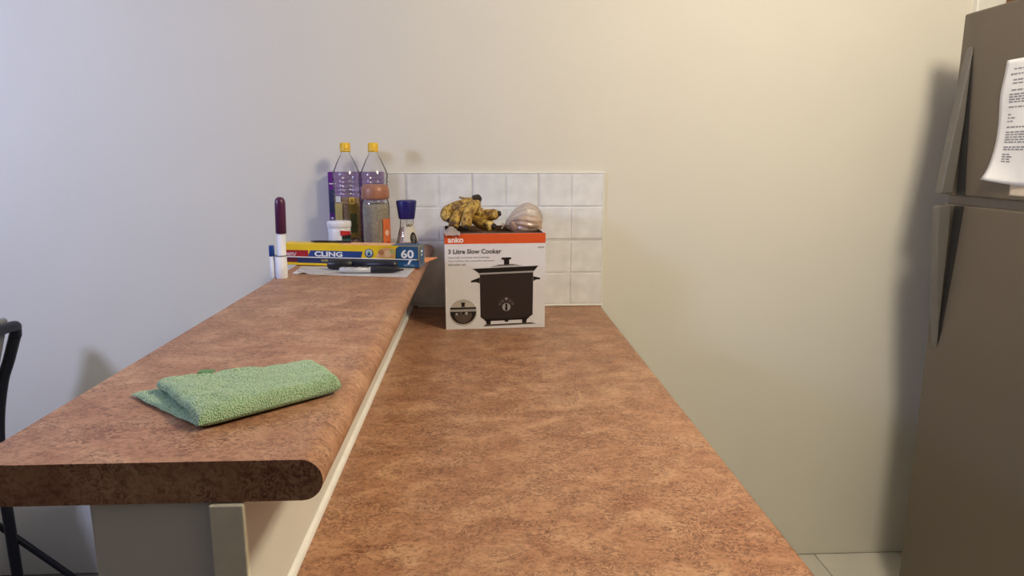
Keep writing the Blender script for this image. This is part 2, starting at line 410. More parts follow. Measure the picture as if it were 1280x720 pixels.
# ================================================================== SLOW COOKER CARTON
a = math.radians(3.5)
CW, CD, CH = .2735, .222, .264
carton = empty('slow_cooker_carton', (-.097, -.299, .9), a); tag(carton, 'white slow cooker carton with an orange top band on the worktop', 'carton')
CARD = mat('carton_white', srgb(224, 223, 226), .5, var=.02, spec=.3); KRAFT = mat('kraft_inside', srgb(96, 72, 52), .85)
ORG = mat('orange_ink', srgb(214, 84, 30), .5, var=.04)
th = .003
box('front_panel', (0, 0, .0005), (CW, th, CH), CARD, carton); box('back_panel', (0, CD-th, .0005), (CW, CD, CH), CARD, carton)
box('side_panel', (0, th, .0005), (th, CD-th, CH), CARD, carton); box('side_panel', (CW-th, th, .0005), (CW, CD-th, CH), CARD, carton)
box('bottom_panel', (th, th, .0005), (CW-th, CD-th, .004), KRAFT, carton)
box('inner_flap', (th+.0013, th, CH-.022), (CW-th-.0013, CD-th-.0013, CH-.018), KRAFT, carton)
W_ = mat('white_ink', (.85, .84, .82, 1), .5); GREY = mat('grey_ink', srgb(105, 100, 100), .5); DK = mat('dark_grey_ink', srgb(70, 66, 66), .5)
BLK = mat('cooker_black', srgb(46, 38, 38), .4); BL2 = mat('cooker_black_deep', srgb(24, 20, 20), .4); SIL = mat('silver_ink', srgb(168, 164, 162), .4); MID = mat('mid_ink', srgb(92, 84, 82), .4)
pf = Print(lambda u, v, l: Vector((u, -.0001-l, v)))
U = lambda x: (x-557.5)/124*CW
V = lambda y: (411-y)/121*(CH)
pu = lambda pts: [(U(x), V(y)) for x, y in pts]
bandz = CH-.0275
pf.rect(0, bandz, CW, CH, ORG)
pf.text('anko', U(561.5), V(301), W_, width=U(580.5)-U(561.5), bold=.03)
pf.text('3 Litre Slow Cooker', U(561.5), V(315), DK, width=U(627)-U(561.5), bold=.025)
for y, x1, s in ((321, 612, 'Glass high low keep warm settings'), (325.3, 618, 'Auto cooking with removable stoneware'), (329.6, 583, 'dishwasher safe')):
    pf.text(s, U(561.5), V(y), GREY, width=U(x1)-U(561.5), height=.0058, bold=.0)
pf.rect(U(672), V(309), U(680), V(307), SIL)
# cooker picture
pf.poly(pu([(606, 405.5), (664, 404), (670, 406), (604, 408)]), MID, 1)
pf.poly(pu([(600.0, 341), (666.5, 339.5), (666, 394), (659, 399), (607, 400.5), (600.5, 396)]), BLK, 2)
pf.poly(pu([(607, 399), (613.5, 399), (613, 405.5), (608, 405.5)]), BL2, 3); pf.poly(pu([(652.5, 398), (659, 398), (658, 404.5), (653, 404.5)]), BL2, 3); pf.poly(pu([(630, 399), (636, 399), (635, 402.5), (631, 402.5)]), BL2, 3)
pf.poly(pu([(604, 398.5), (662, 397), (659, 399.8), (607, 401.2)]), BL2, 3)
pf.poly(pu([(591, 333.8), (673, 331.2), (668.5, 336.5), (666.5, 338.5), (599.5, 340.5), (597, 338)]), BL2, 2)
pf.poly(pu([(599, 339.3), (667, 337.4), (667, 339.4), (599, 341.4)]), SIL, 3)
pf.poly(pu([(612, 332.4), (622, 329), (643, 328.4), (654, 331.2)]), SIL, 1)
pf.poly(pu([(622.5, 329.3), (642.5, 328.6), (642.5, 329.8), (622.5, 330.4)]), MID, 2)
pf.poly(pu([(627, 320.3), (639, 320), (639, 322.3), (636.5, 323), (636.5, 329), (630, 329.2), (630, 323.2), (627, 322.6)]), BL2, 3)
pf.poly(pu([(588.5, 349.5), (592, 347.8), (599.8, 345), (599.8, 352.5), (596, 350.8), (589.5, 351)]), BL2, 2)
pf.poly(pu([(666.8, 344.5), (672, 346), (675.5, 346.8), (674.8, 348.6), (670, 348.8), (666.8, 351)]), BL2, 2)
R_ = U(5.2+557.5)
pf.disc(U(632.8), V(381), R_*2, mat('dial_panel', srgb(62, 52, 52), .4), 3, 0, 180); pf.disc(U(632.8), V(383.4), R_*1.25, BL2, 4)
pf.disc(U(632.8), V(383.4), R_, SIL, 5); pf.poly(pu([(631.6, 379), (634, 379), (634.4, 387.8), (631.2, 387.8)]), BL2, 6); pf.disc(U(632.8), V(372.6), R_*.28, SIL, 5)
for dx, dy in ((-8, 379.5), (8, 379.5), (-4.8, 375.8), (4.8, 375.8)): pf.disc(U(632.8+dx), V(dy), R_*.3, MID, 5)
# inset picture
pf.disc(U(579), V(389.5), U(16.8+557.5), SIL, 1); pf.disc(U(579), V(389.5), U(16+557.5), mat('inset_pale', srgb(188, 180, 168), .5), 2)
pf.disc(U(579), V(388), U(16+557.5), BL2, 3, 180, 360); pf.disc(U(579), V(391.5), U(11+557.5), mat('inset_food', srgb(88, 74, 68), .5), 4, 180, 360)
pf.rect(U(563), V(385), U(595), V(382.6), BL2, 4); pf.rect(U(563), V(387.2), U(595), V(385.3), SIL, 4)
pf.poly(pu([(576, 376.3), (582, 376.3), (581, 378), (581, 382), (577, 382), (577, 378)]), BL2, 4)
for x, y, r in ((571, 391, 1.6), (576, 389.6, 1.8), (583, 390.4, 2), (588, 391, 1.3), (580, 395, 1.7)): pf.disc(U(x), V(y), U(r+557.5), SIL if x in (571, 583) else MID, 5, n=10)
pf.poly(pu([(664.5, 400.8), (666, 400.2), (673, 404.2), (671, 404.8)]), W_, 4)
pf.build('printed_front', carton)
ps_ = Print(lambda u, v, l: Vector((-.0001-l, u, v))); ps_.rect(0, bandz, CD, CH, ORG); ps_.build('printed_band', carton)
pb_ = Print(lambda u, v, l: Vector((CW+.0001+l, u, v))); pb_.rect(0, bandz, CD, CH, ORG); pb_.build('printed_band', carton)
for lo_c, hi_c in (((th, CD-th-.0012, .01), (CW-th, CD-th-.0002, CH-.0005)), ((th+.0002, th, .01), (th+.0012, CD-th-.0014, CH-.0005)), ((CW-th-.0012, th, .01), (CW-th-.0002, CD-th-.0014, CH-.0005))):
    box('inner_liner', lo_c, hi_c, KRAFT, carton)
ZF = .9+CH-.018           # level of the flap that the fruit rests on

# ------------------------------------------------------------------ bananas
def banana_mat():
    m = bpy.data.materials.new('ripe_banana'); m.use_nodes = True; nt = m.node_tree; p = nt.nodes['Principled BSDF']
    N = nt.nodes.new; L = nt.links.new; tc = N('ShaderNodeTexCoord')
    n = N('ShaderNodeTexNoise'); n.inputs['Scale'].default_value = 60; n.inputs['Detail'].default_value = 5; n.inputs['Distortion'].default_value = .8; L(tc.outputs['Object'], n.inputs[0])
    r = N('ShaderNodeValToRGB'); e = r.color_ramp.elements
    e[0].position = .34; e[0].color = srgb(70, 44, 22); e[1].position = .49; e[1].color = srgb(164, 126, 54)
    k = e.new(.62); k.color = srgb(206, 176, 92)
    L(n.outputs['Fac'], r.inputs[0])
    n2 = N('ShaderNodeTexNoise'); n2.inputs['Scale'].default_value = 240; n2.inputs['Detail'].default_value = 2; L(tc.outputs['Object'], n2.inputs[0])
    r2 = N('ShaderNodeValToRGB'); r2.color_ramp.elements[0].position = .36; r2.color_ramp.elements[0].color = (.30, .22, .14, 1); r2.color_ramp.elements[1].position = .44; r2.color_ramp.elements[1].color = (1, 1, 1, 1)
    L(n2.outputs['Fac'], r2.inputs[0])
    mx = N('ShaderNodeMixRGB'); mx.blend_type = 'MULTIPLY'; mx.inputs[0].default_value = .8; L(r.outputs[0], mx.inputs[1]); L(r2.outputs[0], mx.inputs[2])
    L(mx.outputs[0], p.inputs['Base Color']); p.inputs['Roughness'].default_value = .5; return m
BAN = banana_mat(); BTIP = mat('banana_tip', srgb(40, 28, 18), .7, var=.3, scale=120)
bunch = empty('banana_bunch', (.0, -.17, ZF)); tag(bunch, 'bunch of spotted overripe bananas in the top of the slow cooker carton', 'bananas')
def bp(o): o.parent = bunch; o.matrix_parent_inverse = Matrix.Translation(bunch.location).inverted(); return o
def banana(px, r=.0165, stalk=True):
    pts = spline([at(x, y, 1, yy) for x, y, yy in px], 8)
    def rad(t):
        if t < .2 and stalk: return r*(.34+.66*(t/.2)**1.3)
        return r*(1-.10*t)*max(.0, 1-max(0, (t-.84)/.16)**2*.72)
    bm = bmesh.new(); tube(bm, pts, rad, 10)
    for v in bm.verts: v.co += noise.noise_vector(v.co*70)*.0014
    b = bp(frombm('banana', bm, BAN, None, True))
    d = (pts[-1]-pts[-3]).normalized(); bm = bmesh.new()
    tube(bm, [pts[-1]-d*.004, pts[-1]+d*.002, pts[-1]+d*.005], lambda t: r*(.52-.2*t), 10)
    t = frombm('tip', bm, BTIP, None, True); t.parent = b; t.matrix_parent_inverse = Matrix.Translation(bunch.location).inverted() if False else Matrix()
    t.matrix_parent_inverse = (Matrix.Translation(bunch.location) @ b.matrix_parent_inverse).inverted()
    return b
banana([(597, 250, -.150), (585, 254, -.155), (567, 260, -.165), (557, 267, -.185), (562, 276, -.205)], .0168)
banana([(597, 252, -.155), (583, 260, -.175), (573, 268, -.20), (568, 279, -.225), (568, 286, -.24)], .0168)
banana([(598, 252, -.160), (592, 258, -.185), (585, 268, -.21), (583, 277, -.235), (583, 285, -.25)], .0168)
banana([(598, 253, -.155), (596, 262, -.160), (602, 268, -.165), (614, 268.5, -.170), (624, 267, -.175)], .0182)
banana([(599, 252, -.150), (592, 264, -.150), (597, 276, -.170), (609, 282, -.200), (618, 283, -.215)], .0178)
bm = bmesh.new(); tube(bm, spline([at(592, 249, 1, -.155), at(598, 247.5, 1, -.155), at(597, 251.5, 1, -.157)], 5), lambda t: .0115-.003*t, 10)
for v in bm.verts: v.co += noise.noise_vector(v.co*120)*.002
bp(frombm('crown', bm, BTIP, None, True))
bm = bmesh.new(); tube(bm, spline([at(596, 248.5, 1, -.15), at(585, 249, 1, -.148), at(574, 246.5, 1, -.146)], 5), lambda t: .0065-.004*t, 8)
bp(frombm('dry_stalk', bm, mat('dry_stalk', srgb(150, 120, 84), .8, var=.4, scale=90), None, True))

# ------------------------------------------------------------------ potatoes in a plastic bag
POT = mat('potato_skin', srgb(196, 158, 128), .75, var=.18, scale=45, bump=.3, bscale=150)
def lump(name, c, r, m, sx=1.0, sz=1.0, amp=.10, seed=0):
    bm = bmesh.new(); bmesh.ops.create_icosphere(bm, subdivisions=4, radius=1)
    for v in bm.verts:
        k = 1+amp*noise.noise(v.co*1.4+Vector((seed, 0, 0)))
        v.co = Vector((v.co.x*r*sx*k, v.co.y*r*k, v.co.z*r*sz*k))
    o = frombm(name, bm, m, None, True); o.location = c; return o
pc = at(656, 271, 1, -.165)
for i, (dx, dy, r, sx) in enumerate(((-.018, -.010, .0265, 1.0), (.024, .004, .0285, .95), (.002, .036, .027, 1.05))):
    tag(lump('potato', (pc.x+dx, pc.y+dy, ZF+.0275), r, POT, sx, .92, .12, i*3.1), ['pale potato at the knotted end of the clear bag', 'biggest pale potato inside the clear bag on the carton', 'pale potato at the back of the clear bag'][i], 'potato', 'potatoes in the bag on the carton')
film = clear_mat('bag_film', (.96, .93, .91, 1), .42, .28, (.80, .66, .56, 1), 1.12)
bm = bmesh.new(); nu, nv = 96, 40; rows_ = []
bc = Vector((pc.x+.004, pc.y+.010, ZF+.0415))
for j in range(nv+1):
    ph = math.pi*j/nv; row = []
    for i in range(nu):
        t = 2*math.pi*i/nu
        # axis along -x: gathered (pleated) at the left end
        ax = math.cos(ph); s = max(.012, math.sin(ph))
        q = (ax+1)/2                                   # 1 at the gathered left end, 0 at the round right end
        pl = math.sin(17*t+2.2*math.sin(2*ph)+1.5*noise.noise(Vector((math.cos(t)*3, math.sin(t)*3, 0))))
        k = 1+.055*pl*(.25+.9*q)+.10*noise.noise(Vector((math.cos(t)*2.3, math.sin(t)*2.3, ph*2)))
        s = s*(1-.42*max(0, ax)**1.2)
        x = -ax*(.060 if ax > 0 else .049)
        y = .066*s*math.cos(t)*k; z = .0445*s*math.sin(t)*k+.003-.016*max(0, ax)**2
        row.append(bm.verts.new(bc+Vector((x, y, max(z, -.0405)))))
    rows_.append(row)
for A, B in zip(rows_, rows_[1:]):
    for i in range(nu): bm.faces.new((A[i], A[(i+1) % nu], B[(i+1) % nu], B[i]))
bag = tag(frombm('plastic_bag', bm, film, None, True), 'pleated clear plastic bag of potatoes in the top of the carton', 'bag')
bm = bmesh.new(); k0 = bc+Vector((-.058, 0, -.013)); fan = []
for i in range(15):
    aa = math.pi*2*i/15
    fan.append((bm.verts.new(k0+Vector((0, math.cos(aa)*.003, math.sin(aa)*.003))), bm.verts.new(k0+Vector((-.012-.003*math.sin(i*2.3), math.cos(aa)*(.009+.004*(i % 2)), -.004+math.sin(aa)*(.006+.003*(i % 2)))))))
for i in range(15):
    p_, q_ = fan[i], fan[(i+1) % 15]; bm.faces.new((p_[0], p_[1], q_[1], q_[0]))
frombm('gathered_end', bm, film, bag, True)
# crumpled scrap of clear film hanging over the left rim
scr = mat('crumpled_film', srgb(216, 202, 196), .35, var=.1, alpha=.9)
bm = bmesh.new(); G = []
e0 = carton.matrix_world
for j in range(9):
    G.append([])
    for i in range(13):
        u = i/12; v = j/8
        lx = .002+.040*u; ly = .030-.0365*v; lz = CH+.0035+.014*(1-v)**1.5*math.sin(math.pi*min(1, u*1.1+.05))+.0035*noise.noise(Vector((u*7, v*6, 1)))-(.007*(v-.80)/.2 if v > .80 else 0)
        ly -= .002
        p = Matrix.Translation((-.097, -.299, .9)) @ Matrix.Rotation(a, 4, 'Z') @ Vector((lx, ly, lz))
        G[-1].append(bm.verts.new(p))
for A, B in zip(G, G[1:]):
    for i in range(12): bm.faces.new((A[i], A[i+1], B[i+1], B[i]))
bmesh.ops.solidify(bm, geom=bm.faces[:], thickness=.0006)
tag(frombm('film_scrap', bm, scr, None, True), 'crumpled whitish plastic scrap over the left rim of the carton', 'plastic scrap')

# ================================================================== THINGS ON THE BAR TOP
ZB = 1.1002
CLEAR = clear_mat('clear_pet', (.985, .985, .99, 1), .11, .13, (.75, .75, .78, 1)); GLASS = clear_mat('clear_glass', (.97, .98, .975, 1), .08, .04, (.7, .72, .7, 1))
YEL = mat('yellow_cap', srgb(236, 190, 24), .4, var=.03); PUR = mat('purple_print', srgb(104, 34, 132), .45, var=.06)
# purple carton behind the bottles
pc_ = empty('snack_carton', (-.372, -.028, ZB)); tag(pc_, 'upright purple food carton against the wall behind the oil bottles', 'carton')
box('body', (-.080, -.022, 0), (.080, .022, .222), PUR, pc_, .001, 1)
pp = Print(lambda u, v, l: Vector((u, -.0221-l, v)))
WPR = mat('white_print', (.8, .78, .8, 1), .5)
pp.rect(-.077, .186, -.056, .189, WPR); pp.rect(-.079, .10, -.06, .17, mat('dark_teal_print', srgb(52, 56, 92), .5)); pp.rect(-.010, .165, .072, .178, mat('violet_print', srgb(150, 110, 175), .5)); pp.rect(-.04, .14, .03, .152, mat('violet_print', None) if 'violet_print' in MATS else PUR)
for x_, z_ in ((-.072, .085), (-.068, .06), (-.074, .04)): pp.disc(x_, z_, .004, WPR, 1, n=10)
pp.build('printed_front', pc_)
def oil_bottle(x, label, fill):
    t = empty('oil_bottle', (x, -.093, ZB)); tag(t, label, 'bottle')
    R = .0395; prof = [(0, .002), (R*.8, 0), (R, .006), (R, .03)]
    z = .03
    while z < .205:
        prof += [(R, z), (R*.97, z+.002), (R*.925, z+.0055), (R*.97, z+.009)]; z += .0118
    prof += [(R, .210), (R*.985, .218), (R*.86, .232), (R*.66, .250), (R*.45, .266), (.0135, .272), (.0125, .282), (.0125, .286)]
    lathe_obj('bottle_body', prof, CLEAR, t, 48)
    bm = bmesh.new(); lathe(bm, [(0, .305), (.0125, .305), (.0145, .303), (.0148, .286), (.0142, .285), (.0142, .282), (.0152, .281), (.0152, .277), (.0130, .276)], 40)
    for v in bm.verts:
        pass
    lathe_obj('cap', [(0, .306), (.0125, .306), (.0147, .303), (.0150, .287)], YEL, t, 40); bm.free()
    lathe_obj('cap_ring', [(.0135, .2862), (.0154, .2855), (.0154, .2805), (.0135, .280)], YEL, t, 40)
    if fill:
        OIL = clear_mat('golden_oil', srgb(232, 190, 96), .55, .1, srgb(176, 132, 40))
        f = [(0, .004), (R*.78, .003), (R*.94, .008)]
        z = .03
        f += [(R*.93, z), (R*.93, fill), (0, fill)]
        lathe_obj('oil', f, OIL, t, 40)
        lb = Print(lambda u, v, l: Vector((math.sin(u/(R+.0012))*(R+.0012+l), -math.cos(u/(R+.0012))*(R+.0012+l), v)))
        def curved(u0, v0, u1, v1, m, lay):
            n = 10
            for i in range(n):
                A = u0+(u1-u0)*i/n; B = u0+(u1-u0)*(i+1)/n; lb.rect(A, v0, B, v1, m, lay)
        OL = mat('olive_label', srgb(150, 126, 58), .5, var=.25, scale=60); GRN = mat('green_label', srgb(84, 92, 50), .5, var=.2)
        curved(-.034, .035, -.008, .135, mat('straw_label', srgb(196, 172, 96), .5, var=.12), 1); curved(.010, .035, .042, .135, OL, 1); curved(.014, .05, .034, .105, GRN, 2)
        curved(-.030, .138, -.012, .155, mat('white_label', (.72, .70, .62, 1), .5), 2)
        curved(.012, .132, .028, .152, mat('yellow_label', srgb(206, 170, 80), .5), 2); curved(.016, .137, .024, .147, OL, 3)
        lb.build('label_print', t)
    return t
oil_bottle(-.389, 'clear oil bottle with yellow cap, part filled with golden oil', .148)
oil_bottle(-.309, 'empty clear ribbed bottle with yellow cap behind the copper-lidded jar', 0)
# jar with copper coloured lid
jar = empty('glass_jar', (-.288, -.222, ZB)); tag(jar, 'tall glass jar with a copper-brown lid behind the cling wrap', 'jar')
R = .0375
lathe_obj('jar_glass', [(0, .002), (R*.86, 0), (R, .008), (R, .128), (R*.96, .145), (R*.88, .152), (R*.86, .162)], GLASS, jar, 48)
COP = mat('copper_lid', srgb(160, 110, 86), .42, .1, var=.05)
lathe_obj('lid', [(R*.93, .153), (R*1.0, .154), (R*1.02, .158), (R*1.01, .176), (R*.94, .188), (R*.80, .192), (0, .192)], COP, jar, 48)
lathe_obj('contents', [(0, .004), (R*.82, .004), (R*.945, .01), (R*.945, .126), (R*.90, .140), (0, .138)], mat('grey_grain', srgb(150, 140, 122), .9, var=.25, scale=140, bump=.5, bscale=300), jar, 40)
lb = Print(lambda u, v, l: Vector((math.sin(u/(R+.0008))*(R+.0008+l), -math.cos(u/(R+.0008))*(R+.0008+l), v)))
OP = mat('orange_label', srgb(214, 110, 60), .5, var=.12, scale=50)
for i in range(10): lb.rect(.024+.0035*i, .004, .0275+.0035*i, .100, OP, 1)
lb.disc(.038, .062, .008, mat('pale_print', srgb(232, 200, 180), .5), 2, n=10); lb.disc(.040, .032, .007, mat('red_print', srgb(170, 40, 30), .5), 2, n=10)
lb.build('label_print', jar)
# salt grinder
sg = empty('salt_grinder', (-.206, -.205, ZB)); tag(sg, 'small glass salt grinder with a flared navy blue cap', 'grinder')
lathe_obj('grinder_glass', [(0, .002), (.027, 0), (.0300, .005), (.0300, .030), (.0245, .055), (.0195, .074), (.0185, .096)], GLASS, sg, 40)
lathe_obj('salt', [(0, .004), (.022, .004), (.0255, .008), (.0255, .029), (.0215, .055), (.0180, .072), (0, .072)], mat('pink_salt', srgb(196, 180, 168), .8, var=.25, scale=160, bump=.6, bscale=260), sg, 32)
lathe_obj('cap', [(0, .0965), (.0215, .0965), (.0225, .099), (.0285, .144), (.0275, .147), (.022, .1485), (0, .1485)], mat('navy_cap', srgb(32, 30, 104), .35, var=.05), sg, 8*4)
def rg(v): return .0303 if v < .03 else max(.0192, .0303-(v-.03)*.24)
lb = Print(lambda u, v, l: Vector((math.sin(u/.022)*(rg(v)+.0012+l), -math.cos(u/.022)*(rg(v)+.0012+l), v)))
lab = mat('cream_label', srgb(205, 200, 186), .6)
for i in range(8):
    for j in range(6): lb.rect(-.006+.0045*i, .034+.0085*j, -.0015+.0045*i, .0425+.0085*j, lab, 1)
lb.text('SALT', .000, .076, DK, width=.020, height=.008, bold=.03, lay=4)
lb.disc(.017, .044, .0085, mat('black_oval', srgb(34, 30, 34), .5), 6, ry=.017); lb.disc(.017, .046, .0035, GREY, 8, ry=.008)
lb.build('label_print', sg)
# white tub
tb = empty('plastic_tub', (-.386, -.242, ZB)); tag(tb, 'small white lidded plastic tub with a red and green label', 'tub')
WPL = mat('white_plastic', (.78, .78, .82, 1), .4, var=.02)
lathe_obj('tub_body', [(0, .0), (.026, 0), (.028, .003), (.0305, .078), (.0300, .079)], WPL, tb, 40)
lathe_obj('lid', [(.0318, .0785), (.0325, .080), (.0325, .091), (.031, .0945), (0, .0955)], WPL, tb, 40)
lb = Print(lambda u, v, l: Vector((math.sin(u/.03)*(.0312+l-.0025*(1-v/.078)), -math.cos(u/.03)*(.0312+l-.0025*(1-v/.078)), v)))
TG = mat('teal_print', srgb(40, 92, 92), .5); RD = mat('red_ink', srgb(190, 40, 44), .5); BK = mat('black_print', srgb(30, 30, 36), .5)
for i in range(8):
    u0 = .012+.0042*i; lb.rect(u0, .004, u0+.0042, .048, TG, 1); lb.rect(u0, .048, u0+.0042, .058, BK, 1)
    if i > -1: lb.rect(u0-.004, .058, u0+.0004, .071-.0005*i, RD, 2)
for i in range(5): lb.rect(.014+.0042*i, .030, .0182+.0042*i, .040, BK, 2)
lb.disc(-.008, .040, .005, GREY, 1, n=12)
lb.build('label_print', tb)

# ------------------------------------------------------------------ cling wrap box
cA = at(353, 331.5, 2, ZB); cB = at(523.5, 336, 2, ZB)
ang = math.atan2(cB.y-cA.y, cB.x-cA.x); CL = math.hypot(cB.x-cA.x, cB.y-cA.y)
cb = empty('cling_wrap_box', (cA.x, cA.y, ZB+.0012), ang); tag(cb, 'long yellow and blue cling wrap box on the bar top', 'box')
YB = mat('yellow_card', srgb(240, 200, 20), .45, var=.03); NV = mat('navy_print', srgb(34, 62, 128), .45, var=.04); TL = mat('teal_blue_print', srgb(28, 78, 120), .45, var=.08)
CBH, CBD = .053, .050
box('body', (0, .0025, 0), (CL, CBD, CBH-.001), YB, cb, .0008, 1)
bm = bmesh.new(); bbox(bm, (-.0005, 0, .021), (CL+.0005, .0022, CBH)); bbox(bm, (-.0005, .0022, CBH-.0008), (CL+.0005, CBD, CBH+.0004))
frombm('lid', bm, YB, cb)
ED = mat('white_card_edge', (.85, .85, .88, 1), .6)
box('cutter_edge', (-.0006, -.0010, .0198), (CL*.985, .0021, .0218), ED, cb)
up_ = Print(lambda u, v, l: Vector((u*CL, -.0001-l, v)))
X_ = lambda x: (x-353)/(523-353)
RDC = mat('crimson_print', srgb(168, 24, 32), .45)
up_.rect(0, .0222, X_(387), .038, RDC); up_.poly([(X_(386), .0222), (X_(453), .0222), (X_(455), .038), (X_(390), .038)], NV)
up_.text("FEASTU'", X_(355)+.0, .0235, W_, width=.1, height=.0085, bold=.02, shear=.2)
# lettering above is laid out in u units: rescale its width to the box length
up_.text('CLING', X_(395), .0235, W_, width=X_(430)-X_(395), height=.0125, bold=.035)
up_.disc(X_(462), .0335, .0125, NV, 2, ry=.0125) if False else None
def disc_u(P, x, v, r, m, lay, a0=0, a1=360): P.poly([(X_(x)+r/CL*math.cos(math.radians(a0+(a1-a0)*i/24)), v+r*math.sin(math.radians(a0+(a1-a0)*i/24))) for i in range(24)], m, lay)
disc_u(up_, 463, .034, .0112, TL, 2); disc_u(up_, 463, .035, .0085, mat('grey_white_print', srgb(198, 204, 206), .5), 3); disc_u(up_, 463, .032, .004, TL, 4); disc_u(up_, 463, .037, .0035, mat('mint_print', srgb(120, 170, 160), .5), 4)
PEA = mat('peach_print', srgb(232, 176, 130), .5, var=.2, scale=60)
up_.poly([(X_(471), .024), (X_(493), .024), (X_(495), .046), (X_(484), .049), (X_(476), .044)], PEA, 2)
disc_u(up_, 478, .037, .007, mat('tan_print', srgb(190, 124, 78), .5), 3); disc_u(up_, 486, .034, .008, mat('cream_print', srgb(240, 206, 160), .5), 3); disc_u(up_, 491, .040, .006, mat('lime_print', srgb(180, 188, 110), .5), 3)
up_.poly([(X_(495), .0222), (1, .0222), (1, CBH), (X_(500), CBH), (X_(496), .047)], TL, 2)
up_.text('60', X_(502), .024, W_, width=X_(517.5)-X_(502), height=.021, bold=.03, lay=4)
up_.build('printed_front', cb)
lo_ = Print(lambda u, v, l: Vector((u*CL, .0024-l, v)))
lo_.rect(0, .007, X_(372), .0196, mat('dark_red_print', srgb(110, 20, 34), .5)); lo_.rect(X_(372), .006, X_(493), .0196, mat('dark_navy_print', srgb(34, 42, 84), .5)); lo_.rect(X_(493), 0.0005, 1, .0196, TL)
lo_.text('WRAP', X_(402), .010, mat('straw_print', srgb(200, 180, 90), .5), width=X_(418)-X_(402), height=.006, lay=3)
lo_.text('METRES', X_(505), .004, mat('pale_blue_print', srgb(130, 160, 190), .5), width=X_(518)-X_(505), height=.0045, lay=3)
lo_.poly([(X_(509), .008), (X_(511), .008), (X_(515), .0196), (X_(511.5), .0196)], W_, 3)
lo_.build('printed_base', cb)
tp_ = Print(lambda u, v, l: Vector((u*CL, v, CBH+.0005+l)))
tp_.rect(.42, .002, .80, CBD-.001, PEA); tp_.rect(.80, .002, 1, CBD-.001, TL); tp_.rect(.05, .03, .42, .045, mat('cream_top', srgb(226, 200, 120), .5)); tp_.build('printed_top', cb)
en_ = Print(lambda u, v, l: Vector((CL+.0006+l, u, v)))
en_.rect(.001, .0005, CBD-.001, CBH, mat('grey_blue_print', srgb(92, 108, 124), .5), 1); en_.disc(.025, .027, .020, TL, 2); en_.rect(.018, .036, .032, .042, W_, 3); en_.rect(.018, .028, .030, .032, W_, 3); en_.build('printed_end', cb)

# pens and markers
BLKP = mat('black_plastic', srgb(28, 27, 30), .4)
def rot_to(o, d): o.rotation_euler = Vector(d).to_track_quat('Z', 'Y').to_euler()
mk = empty('marker_pen', at(407, 338.5, 2, ZB+.0105)); mk.location = (-.366, -.4885, ZB+.0135); rot_to(mk, (.305, -.036, 0)); tag(mk, 'thick black marker lying against the cling wrap box', 'marker')
lathe_obj('barrel', [(0, .052), (.0115, .052), (.0115, .160), (.009, .168), (0, .170)], mat('blue_black_barrel', srgb(30, 28, 40), .4), mk, 24)
lathe_obj('cap', [(0, 0), (.0095, .0), (.0118, .004), (.0125, .060), (.0116, .0605)], BLKP, mk, 24)
mk = empty('felt_pen', (-.330, -.5420, ZB+.0085)); rot_to(mk, (.150, -.004, 0)); tag(mk, 'silver-white felt pen with a black cap lying on the plastic sheet', 'pen')
lathe_obj('barrel', [(0, 0), (.004, .0005), (.0064, .004), (.0068, .012), (.0068, .080), (0, .080)], mat('silver_white', srgb(196, 198, 206), .35, .2, var=.03), mk, 24)
lathe_obj('cap', [(.0069, .074), (.0074, .075), (.0074, .110), (.0066, .125), (.004, .140), (.0015, .150), (0, .150)], BLKP, mk, 24)
pr3 = Print(lambda u, v, l: Vector((-math.cos(v/.0069)*(.0070+l), math.sin(v/.0069)*(.0070+l), u)))
for i in range(14):
    q = .012+.0043*i; pr3.poly([(q, .004+.002*math.sin(i*2.1)), (q+.0034, .005+.002*math.sin(i*1.3)), (q+.003, .010+.0015*math.sin(i)), (q, .009)], BK if i % 4 else GREY, 1)
pr3.build('printed_script', mk)
bp_ = empty('ballpoint_pen', (-.428, -.394, ZB+CBH+.0048)); rot_to(bp_, (.34, -.045, 0)); tag(bp_, 'thin black pen lying on top of the cling wrap box', 'pen')
lathe_obj('barrel', [(0, 0), (.0009, 0), (.0026, .008), (.0027, .012), (.0027, .075), (0, .075)], BLKP, bp_, 16)
lathe_obj('cap', [(.0028, .065), (.0030, .066), (.0030, .102), (.002, .105), (0, .105)], BLKP, bp_, 16)

WB = mat('white_barrel', (.78, .78, .83, 1), .4, var=.02)
tx, ty = -.4450, -.600
cup = empty('pen_tube', (tx, ty, ZB)); tag(cup, 'short white tube holding the purple-capped marker upright', 'holder')
lathe_obj('tube_wall', [(0, .001), (.0120, 0), (.0125, .002), (.0125, .052), (.0110, .052), (.0110, .003), (0, .003)], WB, cup, 32)
lathe_obj('rim_band', [(.0126, .0500), (.0130, .0505), (.0130, .0525), (.0109, .0525)], mat('grey_rim', srgb(120, 122, 130), .5), cup, 32)
mk = empty('whiteboard_marker', (tx+.001, ty, ZB+.0036)); mk.rotation_euler = (0, math.radians(1.5), 0); tag(mk, 'upright whiteboard marker with a rounded purple cap', 'marker')
lathe_obj('barrel', [(0, 0), (.0092, 0), (.0095, .002), (.0095, .098), (0, .098)], WB, mk, 28)
lathe_obj('cap', [(.0096, .097), (.0115, .098), (.0115, .162), (.0108, .169), (.0085, .1745), (.004, .177), (0, .1775)], mat('plum_cap', srgb(84, 34, 72), .35, var=.05), mk, 32)
mk = empty('felt_pen', (tx-.0192, ty-.001, ZB)); tag(mk, 'slim upright felt pen with a blue cap against the white tube', 'pen')
lathe_obj('barrel', [(0, 0), (.0050, 0), (.0054, .002), (.0054, .052), (0, .052)], WB, mk, 24)
lathe_obj('cap', [(.0055, .050), (.0060, .0505), (.0060, .072), (.0052, .0745), (0, .075)], mat('blue_cap', srgb(24, 66, 140), .4, var=.04), mk, 24)

